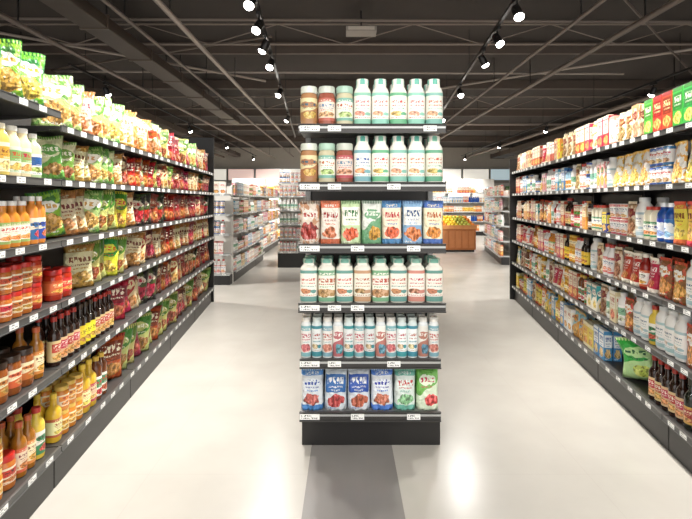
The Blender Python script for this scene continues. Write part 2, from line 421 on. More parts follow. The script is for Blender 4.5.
# bottles and jars
def bt(key, name, label, plural, *a, **k): bottle(key, name, name.replace('_', ' '), label, plural, *a, **k)
bt('mayo', 'sauce_jar', 'pale yellow sauce jar with white lid', 'sauce jars on the wall shelving', 0.038, 0.17, 'EED080', 'F0EDE4', ('F6F0E0', 'E8B83A', '3A7A3A', 'E8C070'), sh=0.74, nk=0.75, capf=0.16, lz=(0.15, 0.62), blend=0.08)
bt('orangejuice', 'sauce_bottle', 'orange sauce bottle with white cap', 'sauce bottles on the wall shelving', 0.034, 0.21, 'D8862E', 'F2F0EA', ('F4EEDC', '8AA85A', 'C8502E', 'E8A04A'), sh=0.6, lz=(0.1, 0.55), nk=0.5)
bt('creamdress', 'sauce_bottle', 'cream dressing bottle with green label', 'sauce bottles on the wall shelving', 0.034, 0.21, 'EEDDB0', 'F0EEE6', ('EAF0DC', '8AB868', 'C8402E', 'E8B860'), sh=0.66, lz=(0.1, 0.6), style='B', nk=0.55)
bt('redjar', 'glass_jar', 'glass jar of red chilli paste with red lid', 'red chilli jars on the wall shelving', 0.038, 0.13, 'A02A16', 'B01E16', ('D8503A', 'B82A1E', 'F8E8B0', 'E8A850'), sh=0.76, nk=0.82, capf=0.16, lz=(0.2, 0.66), blend=0.07)
bt('redlidjar', 'glass_jar', 'amber glass jar with red lid, pale label', 'red lidded jars on the wall shelving', 0.036, 0.12, 'B8682A', 'B8241A', ('F0E4C4', 'C8502E', '5A2A1A', 'C8803A'), sh=0.76, nk=0.82, capf=0.18, lz=(0.2, 0.66), blend=0.07, style='B')
bt('orangejar', 'glass_jar', 'glass jar of orange preserve with gold lid', 'orange preserve jars on the wall shelving', 0.038, 0.13, 'D0802A', 'D8B050', ('F4E8C8', 'E8A040', 'A83A2A', 'E8A050'), sh=0.76, nk=0.82, capf=0.16, lz=(0.2, 0.66), blend=0.07, style='B')
bt('amberjar', 'glass_jar', 'amber jar with dark lid and cream label', 'amber jars on the wall shelving', 0.037, 0.14, '8A4A1E', '3A2A20', ('EEE0B8', 'C8682E', '6A2A1A', 'B8803A'), sh=0.76, nk=0.82, capf=0.15, lz=(0.2, 0.66), blend=0.07, style='C')
bt('soyyellow', 'soy_sauce_bottle', 'dark soy sauce bottle with yellow label', 'soy sauce bottles on the wall shelving', 0.031, 0.26, '1E120A', '3A2A1A', ('F0D83A', 'E8C82E', '5A3A0E', 'B87A2A'), sh=0.6, nk=0.42, lz=(0.1, 0.52), rough=0.08)
bt('soyred', 'soy_sauce_bottle', 'dark soy sauce bottle with red cap and label', 'soy sauce bottles on the wall shelving', 0.033, 0.26, '2A160E', 'A82A20', ('D8BE8A', 'B83A2E', 'F8F0E0', 'D8A050'), sh=0.6, nk=0.42, lz=(0.1, 0.52), rough=0.08, style='B')
bt('vinegar', 'vinegar_bottle', 'amber vinegar bottle with orange cap, pale label', 'amber vinegar bottles on the wall shelving', 0.033, 0.25, 'A0641C', 'B8542A', ('F0E0B8', 'D88040', '7A2E1A', 'D89A40'), sh=0.6, nk=0.45, lz=(0.1, 0.54), rough=0.1)
bt('peach', 'sauce_bottle', 'pale peach sauce bottle with cream cap', 'sauce bottles on the wall shelving', 0.034, 0.24, 'D4A264', 'EADFC8', ('F6EED8', 'E0A050', 'A8482E', 'E8B870'), sh=0.62, nk=0.5, lz=(0.1, 0.58), rough=0.15, style='B')
bt('oil', 'oil_bottle', 'golden cooking oil bottle with yellow cap', 'cooking oil bottles on the wall shelving', 0.036, 0.25, 'D8AC30', 'E0BC3A', ('F4E8B0', 'C0483A', 'A83A2E', 'E8C860'), sh=0.6, nk=0.4, lz=(0.12, 0.5), sq=0.3, rough=0.12)
bt('wine', 'wine_bottle', 'black wine bottle with cream label and red capsule', 'dark wine bottles on the lowest shelf', 0.037, 0.285, '120C0C', '8A2A2A', ('E8DEC8', '8A2A2A', '3A1A12', 'B89A60'), sh=0.6, nk=0.36, capf=0.14, lz=(0.12, 0.46), rough=0.06, style='B')
bt('wineg', 'wine_bottle', 'dark green bottle with red and gold label', 'dark wine bottles on the lowest shelf', 0.037, 0.285, '141C10', '2A2A1A', ('A8281E', 'D8B050', 'F4E8C0', 'D8A860'), sh=0.6, nk=0.36, capf=0.14, lz=(0.12, 0.46), rough=0.06)
bt('whiteb', 'seasoning_bottle', 'white plastic seasoning bottle with red cap', 'white bottles on the wall shelving', 0.031, 0.20, 'F2F0EC', 'C0382C', ('F8F6F2', 'D8786A', '2A4A8A', 'E8A080'), sh=0.66, nk=0.5, lz=(0.1, 0.6))
bt('whitec', 'seasoning_bottle', 'white plastic bottle with white cap, green print', 'white bottles on the wall shelving', 0.033, 0.20, 'F4F2EE', 'F2F0EC', ('FAF8F4', '8ABEA0', '3A6A5A', 'D0D8B8'), sh=0.7, nk=0.55, lz=(0.1, 0.62), style='B')
bt('bigwhite', 'large_white_bottle', 'large white bottle with pale cap and small print', 'large white bottles on the wall shelving', 0.043, 0.235, 'F0EEE8', 'E4E6E4', ('F4F2EC', 'A8C4C8', '3A5A7A', 'C8B8A0'), sh=0.7, nk=0.6, lz=(0.08, 0.64), style='M', sq=0.2)
bt('blueb', 'seasoning_bottle', 'deep blue plastic bottle with white cap', 'blue bottles on the wall shelving', 0.033, 0.20, '1E4A98', 'E8E8EC', ('2A5AB0', 'E8ECF4', W, '8AB0E0'), sh=0.68, nk=0.5, lz=(0.1, 0.6), style='C')
bt('yellowb', 'seasoning_bottle', 'yellow plastic bottle with cream label', 'yellow bottles on the wall shelving', 0.035, 0.23, 'DCC464', 'F0E8D0', ('F4ECC8', 'D8B03A', '8A5A2A', 'E8D080'), sh=0.7, nk=0.5, lz=(0.1, 0.64), style='B')
bt('blackjar', 'glass_jar', 'small dark jar with black lid, white label', 'small dark jars on the wall shelving', 0.034, 0.115, '2E1C12', '201A16', ('F0ECE0', '4A2A1E', '8A2E26', 'A87A4A'), sh=0.76, nk=0.84, capf=0.18, lz=(0.15, 0.68), blend=0.06)
bt('honey', 'honey_jar', 'honey jar with yellow lid', 'honey jars on the wall shelving', 0.036, 0.13, 'C88A28', 'E8B83A', ('F8F0D0', 'E8B03A', '8A4A24', 'D89A3A'), sh=0.76, nk=0.8, capf=0.16, lz=(0.18, 0.66), blend=0.07)
can('canred', 'red tin can of tomatoes', 'tin cans on the wall shelving', 0.037, 0.11, ('C02E24', 'F0E8D0', 'B82A20', '5A9A3A'), 'B')
can('canwhite', 'white tin can with blue band', 'tin cans on the wall shelving', 0.037, 0.12, ('F2F0EC', '3A6AA8', 'C8302E', 'D8B080'), 'A')
cup('cupwhite', 'white instant food cup with foil lid', 'food cups on the wall shelving', 0.044, 0.115, ('F6F4EE', 'D8706A', '2A4A7A', 'E8B080'), 'E8E6E0')
cup('cupred', 'red instant food cup with white lid', 'food cups on the wall shelving', 0.044, 0.115, ('C83A2A', 'F4E8C8', 'C83A2A', 'E8A050'), 'F2EEE6', 'B')
carton('cred', 'red cracker box with cream label panel', 'cracker boxes on the shelving', 0.09, 0.20, 0.05, ('B8281E', 'E8DCC0', 'A82A20', 'E0A050'), 'B', 'cracker_box', 'box')
carton('cgreen', 'green tea box with white swoosh and yellow picture', 'tea boxes on the shelving', 0.09, 0.20, 0.05, ('3A9A2E', 'E8F0D0', '1F5A1E', 'E0C050'), 'C', 'tea_box', 'box')
carton('tallgreen', 'tall green tea box with cream lettering', 'tall boxes on the top shelf', 0.105, 0.235, 0.06, ('4AA83A', '2E7A26', 'F4F4D8', 'E0D060'), 'B', 'tea_box', 'box')
carton('tallred', 'tall red cracker box with gold lettering', 'tall boxes on the top shelf', 0.105, 0.235, 0.06, ('C03024', '8A1A14', 'F4E0A0', 'E0A050'), 'B', 'cracker_box', 'box')
carton('cwhite', 'white biscuit box with pink trim', 'biscuit boxes on the shelving', 0.075, 0.18, 0.05, ('F4F0EA', 'D88A80', 'A84A4A', 'E8C0A8'), 'A', 'biscuit_box', 'box')
carton('ccream', 'cream noodle box with brown picture', 'noodle boxes on the shelving', 0.08, 0.19, 0.05, ('EAD8B4', 'C08A5A', '7A3A2A', 'C8A070'), 'D', 'noodle_box', 'box')
carton('cblue', 'light blue cereal box with white logo panel', 'cereal boxes on the shelving', 0.085, 0.19, 0.05, ('4A90C0', 'F0F4F4', '2A5A9A', 'E8C080'), 'B', 'cereal_box', 'box')
carton('cyellow', 'yellow cookie box with red lettering', 'cookie boxes on the shelving', 0.09, 0.17, 0.05, ('E8C23A', 'F4E8C0', 'C03A2E', 'D88A3A'), 'A', 'cookie_box', 'box')
gable('gwhite', 'white gable-top drink carton with red cap', 'drink cartons on the wall shelving', 0.065, 0.20, ('F4F2EE', '98C0D8', '3A5A9A', 'E8D0B0'))
gable('gorange', 'orange gable-top drink carton', 'drink cartons on the wall shelving', 0.065, 0.20, ('E8983A', 'F8E8C0', 'B8502E', 'E0823A'), 'F0F0EA', 'B')
for cn, hx, cp in (('cream', 'F0E6CC', 'C8402E'), ('pale green', 'B8D0A0', 'F0EEE6'), ('yellow', 'E8C84A', 'C0382C'), ('orange', 'E08A3A', 'F0EEE6'), ('pale pink', 'E8C8C4', 'D05A6A'), ('brown', '6A3A1E', 'D8B040'), ('light blue', 'A8CCE0', '2A5AA0'), ('dark red', '8A1E18', 'E8E0D0')):
    k = 'sx_'+cn.replace(' ', '_')
    bt(k, 'condiment_bottle', '%s condiment bottle with small printed label' % cn, 'assorted condiment bottles on the wall shelving', rng.uniform(0.028, 0.034), rng.uniform(0.17, 0.23), hx, cp,
       (rng.choice(['F6F2E6', 'F8F4EC', 'F0E4C8']), rng.choice(['C8402E', '3A8A5A', '2A5AA0', 'E0A83A']), rng.choice(['3A2A20', 'B8301E', '2A4A7A']), rng.choice(['D89A4A', 'A8C060', 'C8503A'])), sh=rng.uniform(0.6, 0.74), nk=rng.uniform(0.42, 0.6), lz=(0.1, 0.55), style=rng.choice('ABC'))
for cn, hx in (('teal', '3A9A98'), ('pink', 'E0909A'), ('lilac', 'B0A0C8'), ('white', 'F2F0EC'), ('orange', 'E8823A'), ('dark blue', '24407A'), ('beige', 'DCC8A0'), ('brick red', 'A84030')):
    k = 'bx_'+cn.replace(' ', '_')
    carton(k, '%s small grocery box with printed front' % cn, 'assorted small grocery boxes on the wall shelving', rng.uniform(0.055, 0.09), rng.uniform(0.13, 0.2), 0.05, (hx, rng.choice(['F4ECD8', 'F8F4EC', 'E8C84A']), rng.choice(['B8301E', '2A4A7A', '2A6A3A']), rng.choice(['D89A4A', 'C8503A', 'E8C060'])), rng.choice('ABCD'), 'grocery_box', 'box')
for cn, hx in (('white', 'F0ECE0'), ('yellow', 'E8CC50'), ('green', '6AA848'), ('red', 'B83026'), ('light blue', '9AC4DC'), ('brown', '8A5A34')):
    k = 'px_'+cn.replace(' ', '_')
    bag(k, 'grocery_pouch', 'pouch', '%s upright grocery pouch with small print' % cn, 'assorted grocery pouches on the wall shelving', rng.uniform(0.1, 0.13), rng.uniform(0.18, 0.23), 0.05, (hx, rng.choice(['F4ECD8', 'D8503A', 'E8B84A']), rng.choice(['7A2A1A', '2A4A7A', 'F8F4EC']), rng.choice(['D89A4A', 'B8703A', 'E8C060'])), rng.choice('ABCD'), True)

def place(key, x, y, z, rz, small=False, sc=1.0, lean=0.0, roll=0.0):
    p = P[key]
    if lean or roll: z += sc*(p['w']*0.5*abs(math.sin(roll)) + p['d']*0.42*abs(math.sin(lean))*0.6)
    top = obj(p['parts'][0][0], p['parts'][0][1], None, p['label'], p['cat'], p['group'], loc=(x, y, z), rz=rz)
    if lean or roll: top.rotation_euler = (lean, roll, rz)
    if sc != 1.0: top.scale = (sc, sc, sc)
    if not small:
        for nm, me in p['parts'][1:]:
            obj(nm, me, top)
    return top

# ------------------------------------------------------------ shelving
blackm = plain('shelf_black', '171514', 0.4)
darkm = plain('shelf_dark_metal', '3E3C3A', 0.4, 0.3)
railm = plain('rail_graphite', '545452', 0.35, 0.3)
greym = plain('shelf_grey_metal', '868684', 0.35, 0.5)
lightm = plain('shelf_light_metal', 'B9BAB8', 0.35, 0.4)
tagm = printmat('price_tag_print', 'F8F8F4', 'F8F8F4', '202020', '505050', 'T')
MC = {}
def cmesh(key, fn):
    if key not in MC: MC[key] = fn()
    return MC[key]

def shelf_unit(name, O, th, x0, L, depth, levels, height, label, canopy=None, tagstep=0.2, mats=None, tags=True, group='shelving units'):
    back, sh, rail = mats or (blackm, darkm, railm)
    c, s = math.cos(th), math.sin(th)
    e = obj(name, None, None, label, 'shelving unit', group, loc=(O[0]+c*x0, O[1]+s*x0, 0), rz=th)
    e.empty_display_size = 0.2
    k = (round(L, 3), depth, height, back.name, sh.name)
    g = 0.004
    obj('back_panel', cmesh(('bp',)+k, lambda: boxmesh('back_panel', g, L-g, depth, depth+0.02, 0.0, height, back)), e)
    for xx in (g, L-0.03-g):
        obj('upright', cmesh(('up', xx)+k, lambda: boxmesh('upright', xx, xx+0.03, depth-0.05, depth-0.001, 0, height, back, 0.003)), e)
    lv0 = levels[0]
    obj('plinth', cmesh(('pl', lv0)+k, lambda: boxmesh('plinth', g, L-g, 0.03, depth-0.052, 0.0, lv0-0.03, blackm, 0.004)), e)
    for z in levels:
        def mk():
            bm = bmesh.new()
            addbox(bm, g, L-g, 0.006, depth-0.053, -0.018, 0, 0.002)
            if z != lv0:
                for xx in (g+0.002, L-g-0.022):   # side brackets tapering to the front
                    vs = [bm.verts.new(q) for q in ((xx, depth-0.06, -0.05), (xx, depth-0.06, -0.018), (xx, 0.06, -0.018), (xx, 0.06, -0.025),
                                                    (xx+0.02, depth-0.06, -0.05), (xx+0.02, depth-0.06, -0.018), (xx+0.02, 0.06, -0.018), (xx+0.02, 0.06, -0.025))]
                    for f in ((0, 1, 2, 3), (7, 6, 5, 4), (0, 4, 5, 1), (1, 5, 6, 2), (2, 6, 7, 3), (3, 7, 4, 0)):
                        bm.faces.new([vs[i] for i in f])
            return finish(bm, 'shelf', sh)
        so = obj('shelf', cmesh(('sh', z == lv0)+k, mk), e, loc=(0, 0, z))
        def mr():
            bm = bmesh.new()
            addbox(bm, g, L-g, -0.006, 0.005, -0.029, 0.006, 0.002)
            addbox(bm, g, L-g, -0.011, -0.006, -0.029, -0.025, 0)
            addbox(bm, g, L-g, -0.009, -0.006, 0.003, 0.006, 0)
            return finish(bm, 'price_rail', rail)
        obj('price_rail', cmesh(('pr', rail.name)+k, mr), so)
        if tags:
            tm = cmesh('tag', lambda: boxmesh('price_tag', -0.032, 0.032, -0.0085, -0.0062, -0.024, 0.003, tagm))
            x = 0.07+rng.uniform(0, 0.05)
            while x < L-0.05:
                obj('price_tag', tm, so, loc=(x, 0, 0))
                x += tagstep*rng.uniform(0.8, 1.3)
    if canopy:
        co = obj('top_rail', cmesh(('cn', canopy)+k, lambda: boxmesh('top_rail', g, L-g, 0.33, depth-0.053, canopy-0.01, canopy+0.03, blackm, 0.003)), e)
        tm = cmesh('tag2', lambda: boxmesh('price_tag', -0.022, 0.022, 0.322, 0.3285, -0.010, 0.026, tagm))
        x = 0.08
        while x < L-0.05:
            obj('price_tag', tm, co, loc=(x, 0, canopy)); x += 0.16
    return e

class Wall:
    def __init__(s, O, th, L, flip):
        s.O, s.th, s.L, s.flip = O, th, L, flip
        s.c, s.s = math.cos(th), math.sin(th)
    def pt(s, t, dep):
        x = s.L - t if s.flip else t
        return (s.O[0]+s.c*x - s.s*dep, s.O[1]+s.s*x + s.c*dep)

STACK = ('food_can', 'food_cup', 'glass_jar', 'honey_jar')
def fill(wall, z, t0, t1, keys, fan=0.0, dep=0.03, small=False, nrep=(2, 5), gap=0.004, maxh=0.29, back=0, seed=None, fit=True, order=False, sf=0.66):
    r = random.Random(seed if seed is not None else rng.random())
    t = t0
    last = None
    cnt = 0
    while t < t1:
        ks = [k for k in keys if (P[k]['h'] <= maxh or fan) and k != last] or [k for k in keys if P[k]['h'] <= maxh or fan]
        if not ks: return
        k = keys[cnt % len(keys)] if order else r.choice(ks)
        cnt += 1
        last = k
        p = P[k]
        isbag = 'bag' in p['name'] or 'pouch' in p['name']
        a = fan if isbag else 0.0
        n = r.randint(*nrep)
        stack = 1
        sc = 1.0
        if p['name'] in STACK and p['h']*2 < maxh+0.01 and r.random() < 0.85: stack = 2
        elif a > 0: sc = min(1.2, max(0.8, maxh/p['h']))
        elif fit:
            sc = min(1.25, max(1.0, maxh*r.uniform(0.86, 0.99)/p['h']))
        w, d = p['w']*sc, p['d']*sc
        for i in range(n):
            if a > 0:
                aa = a*r.uniform(0.93, 1.07)
                s2 = sc*r.uniform(0.93, 1.02)
                step = max(d/math.sin(aa)*1.12, w*sf)
                ext = w*math.cos(aa)+d*math.sin(aa)*0.7
                dd = dep + (w*math.sin(aa)+d*math.cos(aa))/2 + r.uniform(-0.03, 0.005)
                lean = -r.uniform(-0.03, 0.07); roll = r.uniform(-0.14, 0.14)
                rot = wall.th + (aa if wall.flip else -aa)
            else:
                step = w+gap; ext = w; dd = dep+d/2
                lean = -r.uniform(0, 0.05) if isbag else 0
                roll = r.uniform(-0.03, 0.03) if isbag else 0
                s2 = sc*(r.uniform(0.93, 0.98) if isbag else 1)
                rot = wall.th + r.uniform(-0.05, 0.05)*(0.4 if 'box' in p['name'] else 1)
            tc = t + ext/2
            if tc + ext/2 > t1: return
            if a > 0: s2 = min(s2, (maxh+0.014-abs(roll)*w*0.55)/p['h'])
            for b in range(back+1):
                x, y = wall.pt(tc, dd + b*(d+0.008))
                for q in range(stack):
                    place(k, x, y, z+0.0005+q*p['h'], rot, small, s2, lean, roll)
                if a > 0: break
            t += step
        if a <= 0: t += gap

LT = math.atan2(0.9945, -0.105)
LW = Wall((-1.368, 1.30), LT, 5.5, False)
RT = math.atan2(-0.9895, -0.1442)
RW = Wall((2.506, 6.95), RT, 5.3, True)
LL = [0.22, 0.62, 0.965, 1.285, 1.60, 1.95]
LL2 = [0.22, 0.62, 0.965, 1.285, 1.60, 1.885]
RL = [0.215, 0.57, 0.90, 1.24, 1.59, 1.915]
for i in range(5):
    if i == 0:
        shelf_unit('shelving_unit', LW.O, LT, 0, 1.1, 0.42, LL, 2.05, 'black metal shelving unit stocked with bottled sauces and jars', tagstep=0.17, group='wall shelving units')
    else:
        shelf_unit('shelving_unit', LW.O, LT, i*1.1, 1.1, 0.42, LL2, 2.30, 'black metal shelving unit stocked with snack bags', canopy=2.25, tagstep=0.17, group='wall shelving units')
for i in range(5):
    shelf_unit('shelving_unit', RW.O, RT, i*1.06, 1.06, 0.42, RL, 2.0, 'black metal shelving unit with cartons, bottles and bags', tagstep=0.15, group='wall shelving units')
def endpanel(wall, t, h, lab, y0=-0.23):
    x, y = wall.pt(t, 0.2)
    me = boxmesh('end_panel', -0.02, 0.02, y0, 0.26, 0, h, blackm, 0.005)
    obj('shelf_end_panel', me, None, lab, 'end panel', loc=(x, y, 0), rz=wall.th)
endpanel(LW, 5.53, 2.42, 'tall black end panel closing the snack shelving', -0.20)
endpanel(RW, 5.33, 2.12, 'black end panel closing the grocery shelving')

# left near unit
N = (1, 3)
fill(LW, 1.95, 0.40, 1.06, ['bgreen', 'bgreen', 'blime'], fan=0.6, seed=1, maxh=0.27)
fill(LW, 1.60, 0.5, 1.09, ['mayo', 'creamdress', 'orangejuice', 'yellowb', 'sx_cream', 'sx_pale_green'], seed=2, back=1, nrep=N, maxh=0.25)
fill(LW, 1.285, 0.45, 1.09, ['orangejuice', 'whitec', 'creamdress', 'mayo', 'sx_orange'], seed=3, back=1, maxh=0.24, nrep=N)
fill(LW, 0.965, 0.45, 1.09, ['orangejar', 'redjar', 'redlidjar', 'redjar', 'redlidjar'], seed=4, back=1, maxh=0.27, nrep=(2, 3))
fill(LW, 0.62, 0.5, 1.09, ['amberjar', 'vinegar', 'peach', 'sx_brown', 'redlidjar', 'vinegar', 'amberjar'], seed=5, back=1, maxh=0.27, nrep=N)
fill(LW, 0.22, 0.55, 1.09, ['peach', 'vinegar', 'orangejar', 'amberjar', 'redlidjar', 'sx_yellow', 'vinegar'], seed=29, back=1, maxh=0.27, nrep=N)
# left, snack section
N = (1, 2)
FA = 0.7
fill(LW, 1.885, 1.13, 2.8, ['bcream', 'byellow', 'bcreamgreen', 'bpalegreen', 'blime', 'bolive', 'bcream'], fan=FA, nrep=N, seed=11, maxh=0.30)
fill(LW, 1.885, 2.8, 5.44, ['bred', 'bcream', 'bmaroon', 'bbrown', 'bpalegreen', 'bolive', 'bcrimson', 'bwhite'], fan=FA, nrep=N, seed=12, maxh=0.30)
fill(LW, 1.60, 1.13, 2.1, ['bgreen', 'bcream', 'bcreamgreen', 'bolive', 'bpalegreen'], fan=FA, nrep=N, seed=13, maxh=0.238)
fill(LW, 1.60, 2.1, 5.44, ['bmaroon', 'bbrown', 'bcrimson', 'bblack', 'bwhite', 'bcream', 'bmaroon', 'bred', 'bolive'], fan=FA, nrep=N, seed=14, maxh=0.238)
fill(LW, 1.285, 1.13, 2.4, ['bgreen', 'blime', 'bcream', 'bolive', 'bpalegreen'], fan=FA, nrep=N, seed=15, maxh=0.266)
fill(LW, 1.285, 2.4, 5.44, ['bred', 'bmaroon', 'bblack', 'bcream', 'bbrown', 'bcrimson', 'bmaroon'], fan=FA, nrep=N, seed=16, maxh=0.266)
fill(LW, 0.965, 1.13, 1.4, ['redjar'], back=1, seed=17, maxh=0.27)
fill(LW, 0.965, 1.42, 2.3, ['bgreen', 'bcream', 'bolive', 'bpalegreen'], fan=FA, nrep=N, seed=18, maxh=0.272)
fill(LW, 0.965, 2.3, 5.44, ['bmaroon', 'bred', 'bcrimson', 'bbrown', 'bred', 'bcream'], fan=FA, nrep=N, seed=19, maxh=0.272)
fill(LW, 0.62, 1.13, 1.95, ['soyyellow', 'soyyellow', 'soyred'], back=1, seed=20, nrep=(3, 6), maxh=0.28)
fill(LW, 0.62, 1.95, 5.44, ['bmaroon', 'bred', 'bblack', 'bcrimson', 'bbrown', 'bred'], fan=FA, nrep=N, seed=21, maxh=0.295)
fill(LW, 0.22, 1.13, 1.85, ['amberjar', 'oil', 'orangejar', 'peach', 'redlidjar', 'sx_brown', 'sx_yellow'], back=1, seed=22, maxh=0.29, nrep=(1, 3))
fill(LW, 0.22, 1.87, 5.44, ['bblack', 'bmaroon', 'bred', 'bolive', 'bbrown', 'bcream'], fan=FA, nrep=N, seed=23, maxh=0.325)
# right wall
N = (1, 3)
fill(RW, 1.915, 0.58, 1.42, ['tallred', 'tallgreen', 'tallred', 'tallgreen'], nrep=(2, 2), seed=31, maxh=0.25, order=True, fit=False)
fill(RW, 1.915, 1.43, 5.25, ['cred', 'ccream', 'borange', 'cred', 'btan', 'px_red', 'ccream', 'bx_beige', 'bx_orange', 'cwhite', 'bx_brick_red'], nrep=N, seed=32, maxh=0.275)
fill(RW, 1.59, 0.62, 2.0, ['bigwhite', 'gwhite', 'bigwhite', 'canwhite', 'whiteb', 'bigwhite', 'px_white'], nrep=(1, 4), seed=33, maxh=0.26)
fill(RW, 1.59, 2.0, 5.25, ['cwhite', 'whiteb', 'px_white', 'cred', 'sx_light_blue', 'canwhite', 'whitec', 'bx_white', 'bx_pink', 'btan', 'cblue'], nrep=(1, 2), seed=34, maxh=0.26)
fill(RW, 1.24, 0.62, 2.4, ['bigwhite', 'blueb', 'cupwhite', 'whiteb', 'px_yellow', 'blackjar', 'btan', 'bx_dark_blue', 'sx_cream'], nrep=(1, 3), back=1, seed=35, maxh=0.28)
fill(RW, 1.24, 2.4, 5.25, ['blackjar', 'blueb', 'cred', 'canred', 'whiteb', 'gorange', 'soyred', 'whitec', 'bx_teal', 'sx_dark_red', 'btan', 'px_brown'], nrep=(1, 2), seed=36, maxh=0.29)
fill(RW, 0.90, 0.62, 2.4, ['whiteb', 'sx_yellow', 'bigwhite', 'soyred', 'btan', 'px_red', 'sx_dark_red', 'px_brown', 'blackjar'], nrep=(1, 2), back=1, seed=37, maxh=0.285)
fill(RW, 0.90, 2.4, 5.25, ['borange', 'orangejuice', 'cred', 'vinegar', 'px_white', 'honey', 'px_brown', 'whiteb', 'px_green', 'px_red', 'soyyellow', 'btan'], nrep=(1, 2), seed=38, maxh=0.285)
fill(RW, 0.57, 0.62, 1.7, ['yellowb', 'px_yellow', 'bigwhite', 'px_brown', 'sx_yellow', 'peach', 'btan', 'borange'], nrep=(1, 3), back=1, seed=39, maxh=0.275)
fill(RW, 0.57, 1.7, 5.25, ['btan', 'px_red', 'bx_teal', 'honey', 'cred', 'sx_brown', 'px_brown', 'whitec', 'sx_dark_red', 'canred', 'px_white', 'bx_beige'], nrep=(1, 2), back=1, seed=40, maxh=0.275)
fill(RW, 0.215, 0.62, 1.38, ['wine', 'wineg', 'soyred'], back=1, seed=41, nrep=(2, 5), maxh=0.29)
fill(RW, 0.215, 1.42, 1.95, ['bgreenst'], seed=44, nrep=(2, 2), fan=0.85, maxh=0.30, dep=0.0, sf=0.95)
fill(RW, 0.215, 2.0, 5.25, ['cblue', 'borange', 'cyellow', 'px_white', 'cupred', 'oil', 'px_light_blue', 'btan', 'px_yellow', 'bx_white'], nrep=(1, 2), back=1, seed=43, maxh=0.3)

# ------------------------------------------------------------ centre display
GX0, GX1, GY = -0.29, 0.607, 2.80
GW = GX1-GX0
ge = obj('display_gondola', None, None, 'freestanding grey metal display rack with black base in mid-aisle', 'display rack', loc=(GX0, GY, 0))
GL = [0.205, 0.525, 0.865, 1.225, 1.60, 1.953]
obj('plinth', boxmesh('plinth', 0.02, GW-0.03, 0.02, 0.86, 0, 0.175, blackm, 0.004), ge)
obj('back_panel', boxmesh('back_panel', 0.03, GW-0.04, 0.40, 0.48, 0.175, 1.95, darkm, 0.004), ge)
for xx in (0.012, GW-0.045):
    obj('upright', boxmesh('upright', xx, xx+0.035, 0.37, 0.40, 0.175, 1.99, greym, 0.003), ge)
for i, z in enumerate(GL):
    x0, x1 = (0, GW) if i > 1 else (0.008, GW-0.03)
    bm = bmesh.new()
    addbox(bm, x0, x1, 0.008, 0.37, z-0.025, z, 0.002)
    so = obj('shelf', finish(bm, 'shelf', greym), ge)
    bm = bmesh.new()
    addbox(bm, x0, x1, 0.0, 0.007, z-0.048, z+0.010, 0.002)
    addbox(bm, x0, x1, -0.012, 0.0, z-0.048, z-0.041, 0.001)
    addbox(bm, x0, x1, -0.010, 0.0, z+0.004, z+0.010, 0.001)
    obj('price_rail', finish(bm, 'price_rail', darkm), so)
    bm = bmesh.new()
    addbox(bm, x0+0.002, x1-0.002, -0.004, -0.0005, z-0.018, z-0.006, 0.0)
    obj('rail_strip', finish(bm, 'rail_strip', lightm), so)
    for tx in ([0.07] + rng.sample([0.22, 0.36, 0.45, 0.58, 0.7, 0.8], 2)):
        wd = 0.04 if tx != 0.07 else 0.06
        obj('price_tag', boxmesh('price_tag', tx-wd, tx+wd, -0.009, -0.0045, z-0.036, z-0.002, tagm), so)
bm = bmesh.new()
for i in range(24):
    x = 0.03+i*(GW-0.07)/23
    addbox(bm, x-0.0012, x+0.0012, 0.368, 0.3705, 1.953, 1.99)
addbox(bm, 0.02, GW-0.03, 0.368, 0.3705, 1.987, 1.992)
obj('wire_backstop', finish(bm, 'wire_backstop', greym), ge)

def grow(z, keys, x0=0.004, x1=GW-0.004, dep=0.03, rows=2, rot=0.03):
    n = len(keys); ws = [P[k]['w'] for k in keys]
    free = (x1-x0-sum(ws))/max(1, n-1)
    x = x0
    for k, w in zip(keys, ws):
        isb = 'pouch' in P[k]['name'] or 'bag' in P[k]['name']
        for b in range(rows):
            place(k, GX0+x+w/2, GY+dep+P[k]['d']/2+b*(P[k]['d']+0.016), z+0.0005, rng.uniform(-rot, rot),
                  lean=-rng.uniform(0.003, 0.02) if isb else 0, roll=rng.uniform(-0.010, 0.010) if isb else 0)
        x += w+free
grow(GL[5], ['cookiejar', 'berryjar', 'beanjar', 'milk', 'milk', 'milkgreen', 'milk', 'milk'])
grow(GL[4], ['cookiejar', 'beanjar', 'berryjar', 'milkblue', 'milkgreen', 'milk', 'milk', 'milkgreen'])
grow(GL[3], ['ricecream', 'ricered', 'ricelime', 'ricegreen', 'riceorange', 'riceblue', 'riceorange'], x0=0.003, x1=GW-0.003, rot=0.01)
grow(GL[2], ['milklow', 'milklowgreen', 'milklow', 'milklowred', 'milklowgreen', 'milklow', 'milklowred', 'milklow'])
grow(GL[1], ['slimpink', 'slimteal', 'slimpink', 'slimblue', 'slimteal', 'slimpink', 'slimteal', 'slimblue', 'slimpink', 'slimteal', 'slimteal', 'slimblue', 'slimpink'], x0=0.010, x1=GW-0.030)
grow(GL[0], ['sugarwhite', 'sugarblue', 'sugarblue', 'sugarwhite', 'sugarteal', 'sugargreen'], x0=0.010, x1=GW-0.030, rot=0.01, rows=2)

